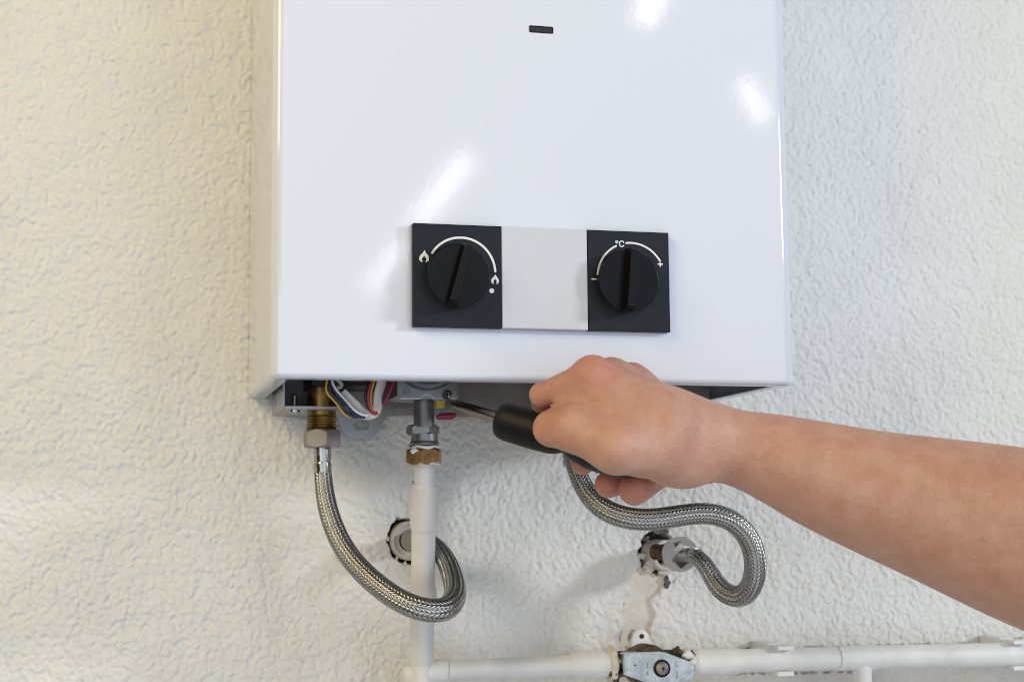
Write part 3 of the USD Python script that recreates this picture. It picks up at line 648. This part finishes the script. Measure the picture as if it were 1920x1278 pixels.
# right run with its tee
rp = thing('gas_pipe', 'white horizontal pipe with a tee, running right from the stop valve', 'pipe', at(1612, 1232, YG2))
rs = [(1296, 1241, 40), (1303, 1241, 48), (1310, 1240, 50), (1380, 1238, 50), (1388, 1238, 44), (1570, 1233, 43), (1572, 1233, 46), (1640, 1231, 46), (1646, 1231, 44), (1900, 1226, 44), (2600, 1211, 44)]
add(rp, 'pipe', tube([at(a, b, YG2) for a, b, w in rs], [mm(w / 2, at(a, b, YG2)) for a, b, w in rs], 36, smooth=False), M_PIPE, 50)
add(rp, 'branch', tube([at(1616, 1232, YG2), at(1616, 1262, YG2), at(1618, 1500, YG2)], [mm(18, at(1610, 1234, YG2))] * 3, 30, smooth=False), M_PIPE, 50)
ring_ = at(1571, 1233, YG2)
add(rp, 'joint_ring', lathe([(mm(20, ring_), -.0012), (mm(22.8, ring_), -.0008), (mm(23.8, ring_), 0), (mm(22.8, ring_), .0008), (mm(20, ring_), .0012)], ring_, (1, 0, .03), 36), M_PIPE, True)
for cx, lab in ((1462, 'white plastic clip on the pipe, left of the tee'), (1900, 'white plastic clip on the pipe at the right edge of the photograph')):
    cl = thing('pipe_clip', lab, 'pipe clip', at(cx, 1232, -.01), 'white clips holding the pipe run')
    yc = 1241 - (cx - 1303) * 0.0245; up_, dn = at(cx, yc - 27, YG2), at(cx, yc + 25, YG2); wd = mm(16, up_)
    add(cl, 'upper_jaw', cbox(up_[0] - wd, up_[0] + wd, -.046, -.028, up_[2] - .0020, up_[2] + .0004), M_CLIP, False)
    add(cl, 'lower_jaw', cbox(dn[0] - wd, dn[0] + wd, -.046, -.028, dn[2] - .0006, dn[2] + .0020), M_CLIP, False)
    add(cl, 'clip_back', cbox(up_[0] - wd * .95, up_[0] + wd * .8, -.028, -.0012, dn[2] - .0004, up_[2] + .0012), M_CLIP, False)

# ------------------------------------------------------------------ screwdriver
sd = thing('screwdriver', 'black handled screwdriver held in the hand, tip at the gas valve', 'screwdriver', at(850, 757, -.125))
S0, S1 = at(846, 756, -.112), at(936, 785, -.153)
E1 = at(1205, 867, -.206)
axs = (E1 - S1); LH = np.linalg.norm(axs); axs /= LH
hp_ = [(0.0, 0.0), (24, 0.001), (32, 0.012), (36, 0.035), (37.5, 0.08), (38, 0.25), (36.5, 0.38), (33, 0.43), (27, 0.475), (28, 0.50), (36, 0.56), (43, 0.66), (44, 0.80), (40, 0.92), (26, 0.985), (0, 1.0)]
add(sd, 'handle', lathe([(mm(r, S1 + axs * LH * t) * .985, t * LH) for r, t in hp_], S1, axs, 56), M_RUBBER, True)
ash = S1 - S0; LS = np.linalg.norm(ash); ash /= LS
add(sd, 'shaft', lathe([(0, 0), (mm(4, S0), 0.0002), (mm(6.5, S0), 0.002), (mm(9, S0), 0.006), (mm(10.5, S0), LS * .4), (mm(11.5, S1), LS + .003), (0, LS + .003)], S0, ash, 32), M_SHAFT)
tipm = trimesh.creation.box([.0016, .0045, .006]); tipm.apply_translation([0, 0, -.002]); tipm.apply_transform(face_frame(S0, ash)); add(sd, 'tip', tipm, M_ZINCD, False)

# ------------------------------------------------------------------ person: hand and forearm as one surface
J = lambda x, y, Y: at(x, y, Y)


def capsule(P, a, b, ra, rb):
    ab = b - a; t = np.clip(((P - a) @ ab) / (ab @ ab), 0, 1)
    return np.linalg.norm(P - a - t[..., None] * ab, axis=-1) - (ra + (rb - ra) * t)


def smin(a, b, k):
    h = np.maximum(k - np.abs(a - b), 0) / k; return np.minimum(a, b) - h * h * k * 0.25


mmr = 0.001
palm_caps = [  # start, end, radii in mm
    ((1110, 705, -.206), (1312, 812, -.208), 9.4, 14), ((1146, 708, -.190), (1322, 814, -.198), 10, 14), ((1183, 716, -.173), (1328, 820, -.188), 9.6, 13), ((1210, 740, -.158), (1338, 828, -.182), 8.6, 12),
    ((1295, 850, -.208), (1155, 838, -.222), 12.5, 13.4),                                   # thumb metacarpal
    ((1264, 866, -.205), (1300, 862, -.205), 10.8, 10.5),
    ((1135, 772, -.212), (1240, 806, -.216), 11, 17), ((1210, 850, -.216), (1250, 845, -.212), 10.6, 12),
    ((1170, 765, -.206), (1250, 790, -.204), 14, 17), ((1112, 707, -.205), (1184, 720, -.176), 9.2, 9.0),
    ((1062, 764, -.196), (1140, 762, -.206), 7.0, 12), ((1250, 870, -.207), (1284, 876, -.205), 9.0, 9.4)]
arm_pts = [((1300, 824, -.200), 20.6), ((1345, 831, -.200), 20.2), ((1420, 848, -.204), 22.8), ((1500, 876, -.209), 27.6), ((1600, 910, -.215), 32.6), ((1750, 953, -.225), 40.0), ((1920, 1003, -.240), 48.2), ((2100, 1056, -.258), 52.5), ((2300, 1112, -.278), 54.5)]
thumb = [((1155, 838, -.222), 13.4), ((1074, 803, -.209), 12.0), ((1034, 803, -.196), 10.2)]
index = [((1110, 705, -.206), 9.4), ((1016, 740, -.182), 6.4), ((1020, 785, -.152), 6.4), ((1050, 812, -.146), 6.6)]
middle = [((1146, 708, -.190), 9.4), ((1092, 752, -.160), 8.0), ((1084, 822, -.146), 7.4), ((1092, 867, -.158), 7.0)]
ringf = [((1183, 716, -.173), 9.2), ((1160, 800, -.140), 8.0), ((1190, 895, -.146), 7.6), ((1140, 908, -.166), 7.6)]
little = [((1210, 740, -.158), 8.6), ((1258, 830, -.142), 8.0), ((1238, 884, -.166), 8.4), ((1190, 917, -.186), 9.0)]


def chain(P, pts, k=0.0025):
    out = None
    for (a, ra), (b, rb) in zip(pts[:-1], pts[1:]):
        c = capsule(P, J(*a), J(*b), ra * mmr, rb * mmr); out = c if out is None else smin(out, c, k)
    return out


_ap, _ar = np.array([J(*a) for a, _ in arm_pts]) + [0, .002, 0], np.array([r for _, r in arm_pts]) * mmr
_ax = (_ap[-1] - _ap[0]) / np.linalg.norm(_ap[-1] - _ap[0])
ARM_C, ARM_R, ARM_T = CubicSpline((_ap - _ap[0]) @ _ax, _ap), CubicSpline((_ap - _ap[0]) @ _ax, _ar), (_ap[-1] - _ap[0]) @ _ax


def body(P):
    f = None
    for a, b, ra, rb in palm_caps:
        c = capsule(P, J(*a), J(*b), ra * mmr, rb * mmr); f = c if f is None else smin(f, c, 0.010)
    t = np.clip((P - _ap[0]) @ _ax, 0, ARM_T); arm = np.linalg.norm(P - ARM_C(t), axis=-1) - ARM_R(t)
    f = smin(f, arm, 0.012)
    f = smin(f, chain(P, thumb, .004), 0.006)
    f = smin(f, chain(P, index, .003), 0.0035)
    g = chain(P, middle)
    g = smin(g, chain(P, ringf), 0.0008); g = smin(g, chain(P, little), 0.0008)
    return smin(f, g, 0.003)


def nets(fun, lo, hi, hstep):
    ax_ = [np.arange(l, u + hstep, hstep) for l, u in zip(lo, hi)]
    G = np.stack(np.meshgrid(*ax_, indexing='ij'), -1); F = np.concatenate([fun(s) for s in np.array_split(G, 12)], 0)
    ins = F < 0; nx, ny, nz_ = np.array(F.shape) - 1
    corners = [(a, b, c) for a in (0, 1) for b in (0, 1) for c in (0, 1)]
    cnt = sum(ins[a:nx + a, b:ny + b, c:nz_ + c].astype(np.int8) for a, b, c in corners)
    act = (cnt > 0) & (cnt < 8); idx = np.full(act.shape, -1); idx[act] = np.arange(act.sum()); I = np.argwhere(act)
    acc, num = np.zeros((len(I), 3)), np.zeros(len(I))
    for a in corners:
        for ax0 in range(3):
            if a[ax0]: continue
            b = list(a); b[ax0] = 1; A, B = I + a, I + b
            fa, fb = F[tuple(A.T)], F[tuple(B.T)]; m = (fa < 0) != (fb < 0)
            t = np.where(m, fa / np.where(m, fa - fb, 1), 0); q = A + t[:, None] * (B - A)
            acc[m] += q[m]; num += m
    v = np.array(lo) + acc / num[:, None] * hstep; faces = []
    for ax0 in range(3):
        o = [k for k in range(3) if k != ax0]
        s0 = [slice(1, -1)] * 3; s0[ax0] = slice(0, -1); s1 = [slice(1, -1)] * 3; s1[ax0] = slice(1, None)
        A, B = ins[tuple(s0)], ins[tuple(s1)]; E = np.argwhere(A != B); flip = A[tuple(E.T)]
        E = E + [0 if k == ax0 else 1 for k in range(3)]
        c = []
        for d1, d2 in ((-1, -1), (0, -1), (0, 0), (-1, 0)):
            q = E.copy(); q[:, o[0]] += d1; q[:, o[1]] += d2; c.append(idx[tuple(q.T)])
        q = np.stack(c, 1); w = flip if ax0 != 1 else ~flip
        faces.append(np.where(w[:, None], q, q[:, ::-1]))
    q = np.vstack(faces); return v, np.vstack([q[:, [0, 1, 2]], q[:, [0, 2, 3]]])


allp = np.array([J(*a) for a, _ in arm_pts[:-1] + thumb + index + middle + ringf + little])
lo, hi = allp.min(0) - 0.05, allp.max(0) + 0.05
# fine cells for the hand, coarser ones for the forearm would leave a seam: one even grid
v, f = nets(body, lo, hi, 0.0015)
msh = trimesh.Trimesh(v, f, process=False)
trimesh.smoothing.filter_taubin(msh, iterations=8)
if msh.volume < 0: msh.invert()
msh = trimesh.Trimesh(*trimesh.remesh.subdivide(msh.vertices, msh.faces), process=False)
trimesh.smoothing.filter_taubin(msh, iterations=2)
v = np.array(msh.vertices); vn_ = np.array(msh.vertex_normals)


def seen(v):
    d = v - EYE; z = d @ FWD; return np.stack([960 + FPX * (d @ RIGHT) / z, 639 - FPX * (d @ UP) / z], 1)


facing = np.clip(-(vn_ * (v - EYE)).sum(1) / np.linalg.norm(v - EYE, axis=1) * 2.5, 0, 1) * (v[:, 1] < -.165)
sv_ = seen(v); sv_ = sv_ + (meshkit.noise(np.c_[sv_ / 30, np.zeros(len(sv_))] + 50, 8) - .5)[:, None] * 5
# skin folds (inwards) and tendons (outwards), depth in metres and width in photograph pixels
for line, dep, wid in (([(1040, 768), (1052, 788), (1053, 814), (1044, 836)], .0007, 3.0), ([(1046, 770), (1060, 790), (1061, 815), (1053, 838)], .0005, 2.8), ([(1074, 690), (1084, 712), (1081, 742)], .0007, 3.6), ([(1088, 684), (1096, 708), (1093, 735)], .0005, 3.2),
                       ([(1228, 892), (1256, 876), (1296, 888), (1335, 904)], .0013, 6), ([(1042, 757), (1076, 747), (1112, 734)], .0024, 7.0), ([(1255, 900), (1290, 880), (1340, 884)], .0006, 4), ([(1034, 770), (1043, 792), (1044, 816), (1036, 836)], .0004, 2.6), ([(1030, 712), (1036, 728), (1034, 746)], .0005, 3), ([(1038, 706), (1045, 724), (1043, 742)], .0004, 3), ([(1150, 688), (1164, 712), (1200, 740)], .0006, 9), ([(1190, 705), (1240, 738), (1300, 770)], .0005, 9),
                       ([(1118, 700), (1200, 738), (1310, 785)], -.0007, 12), ([(1100, 795), (1180, 822), (1260, 838)], -.0006, 16), ([(1330, 800), (1450, 832), (1600, 880)], -.0006, 26), ([(1340, 870), (1480, 915), (1640, 985)], -.0005, 22)):
    c_ = np.array(line, float); best = np.full(len(v), 1e3)
    for a_, b_ in zip(c_[:-1], c_[1:]):
        t_ = np.clip(((sv_ - a_) @ (b_ - a_)) / ((b_ - a_) @ (b_ - a_)), 0, 1); best = np.minimum(best, np.linalg.norm(sv_ - a_ - t_[:, None] * (b_ - a_), axis=1))
    v = v - vn_ * ((1.7 if dep > 0 else 1.3) * dep * np.exp(-(best / wid) ** 2) * facing)[:, None]
tips = np.array([J(*c[-1][0]) for c in (thumb, index, middle, ringf, little)] + [J(1112, 680, -.21), J(1190, 690, -.18), J(1240, 884, -.166), J(1020, 737, -.182)])
dist = np.min(np.linalg.norm(v[:, None] - tips[None], axis=2) / np.array([13, 12, 14, 16, 20, 14, 13, 14, 10]) * 1000, axis=1)
blush = np.clip(1.1 - dist * 0.75, 0, 1) * 0.78 + 0.26 * smooth01(meshkit.fbm(v * 70 + 20, 4, 4), .42, .75)
for mx_, my_, mr_ in ((1606, 923, .0018), (1690, 920, .0022), (1672, 905, .0014), (1500, 800, .0013), (1560, 870, .001)):
    q = at(mx_, my_, -.20); dq = q - EYE; dq /= np.linalg.norm(dq); w_ = v - EYE
    off = np.linalg.norm(w_ - (w_ @ dq)[:, None] * dq, axis=1); blush = np.where((w_ @ dq < .86) & (off < mr_), 1.0, blush)
p = add('/World', 'person', (v, np.array(msh.faces)), M_SKIN, True, attr={'blush': blush})
tag(stage.GetPrimAtPath(p), 'bare right forearm and hand gripping the black screwdriver below the heater', 'person')
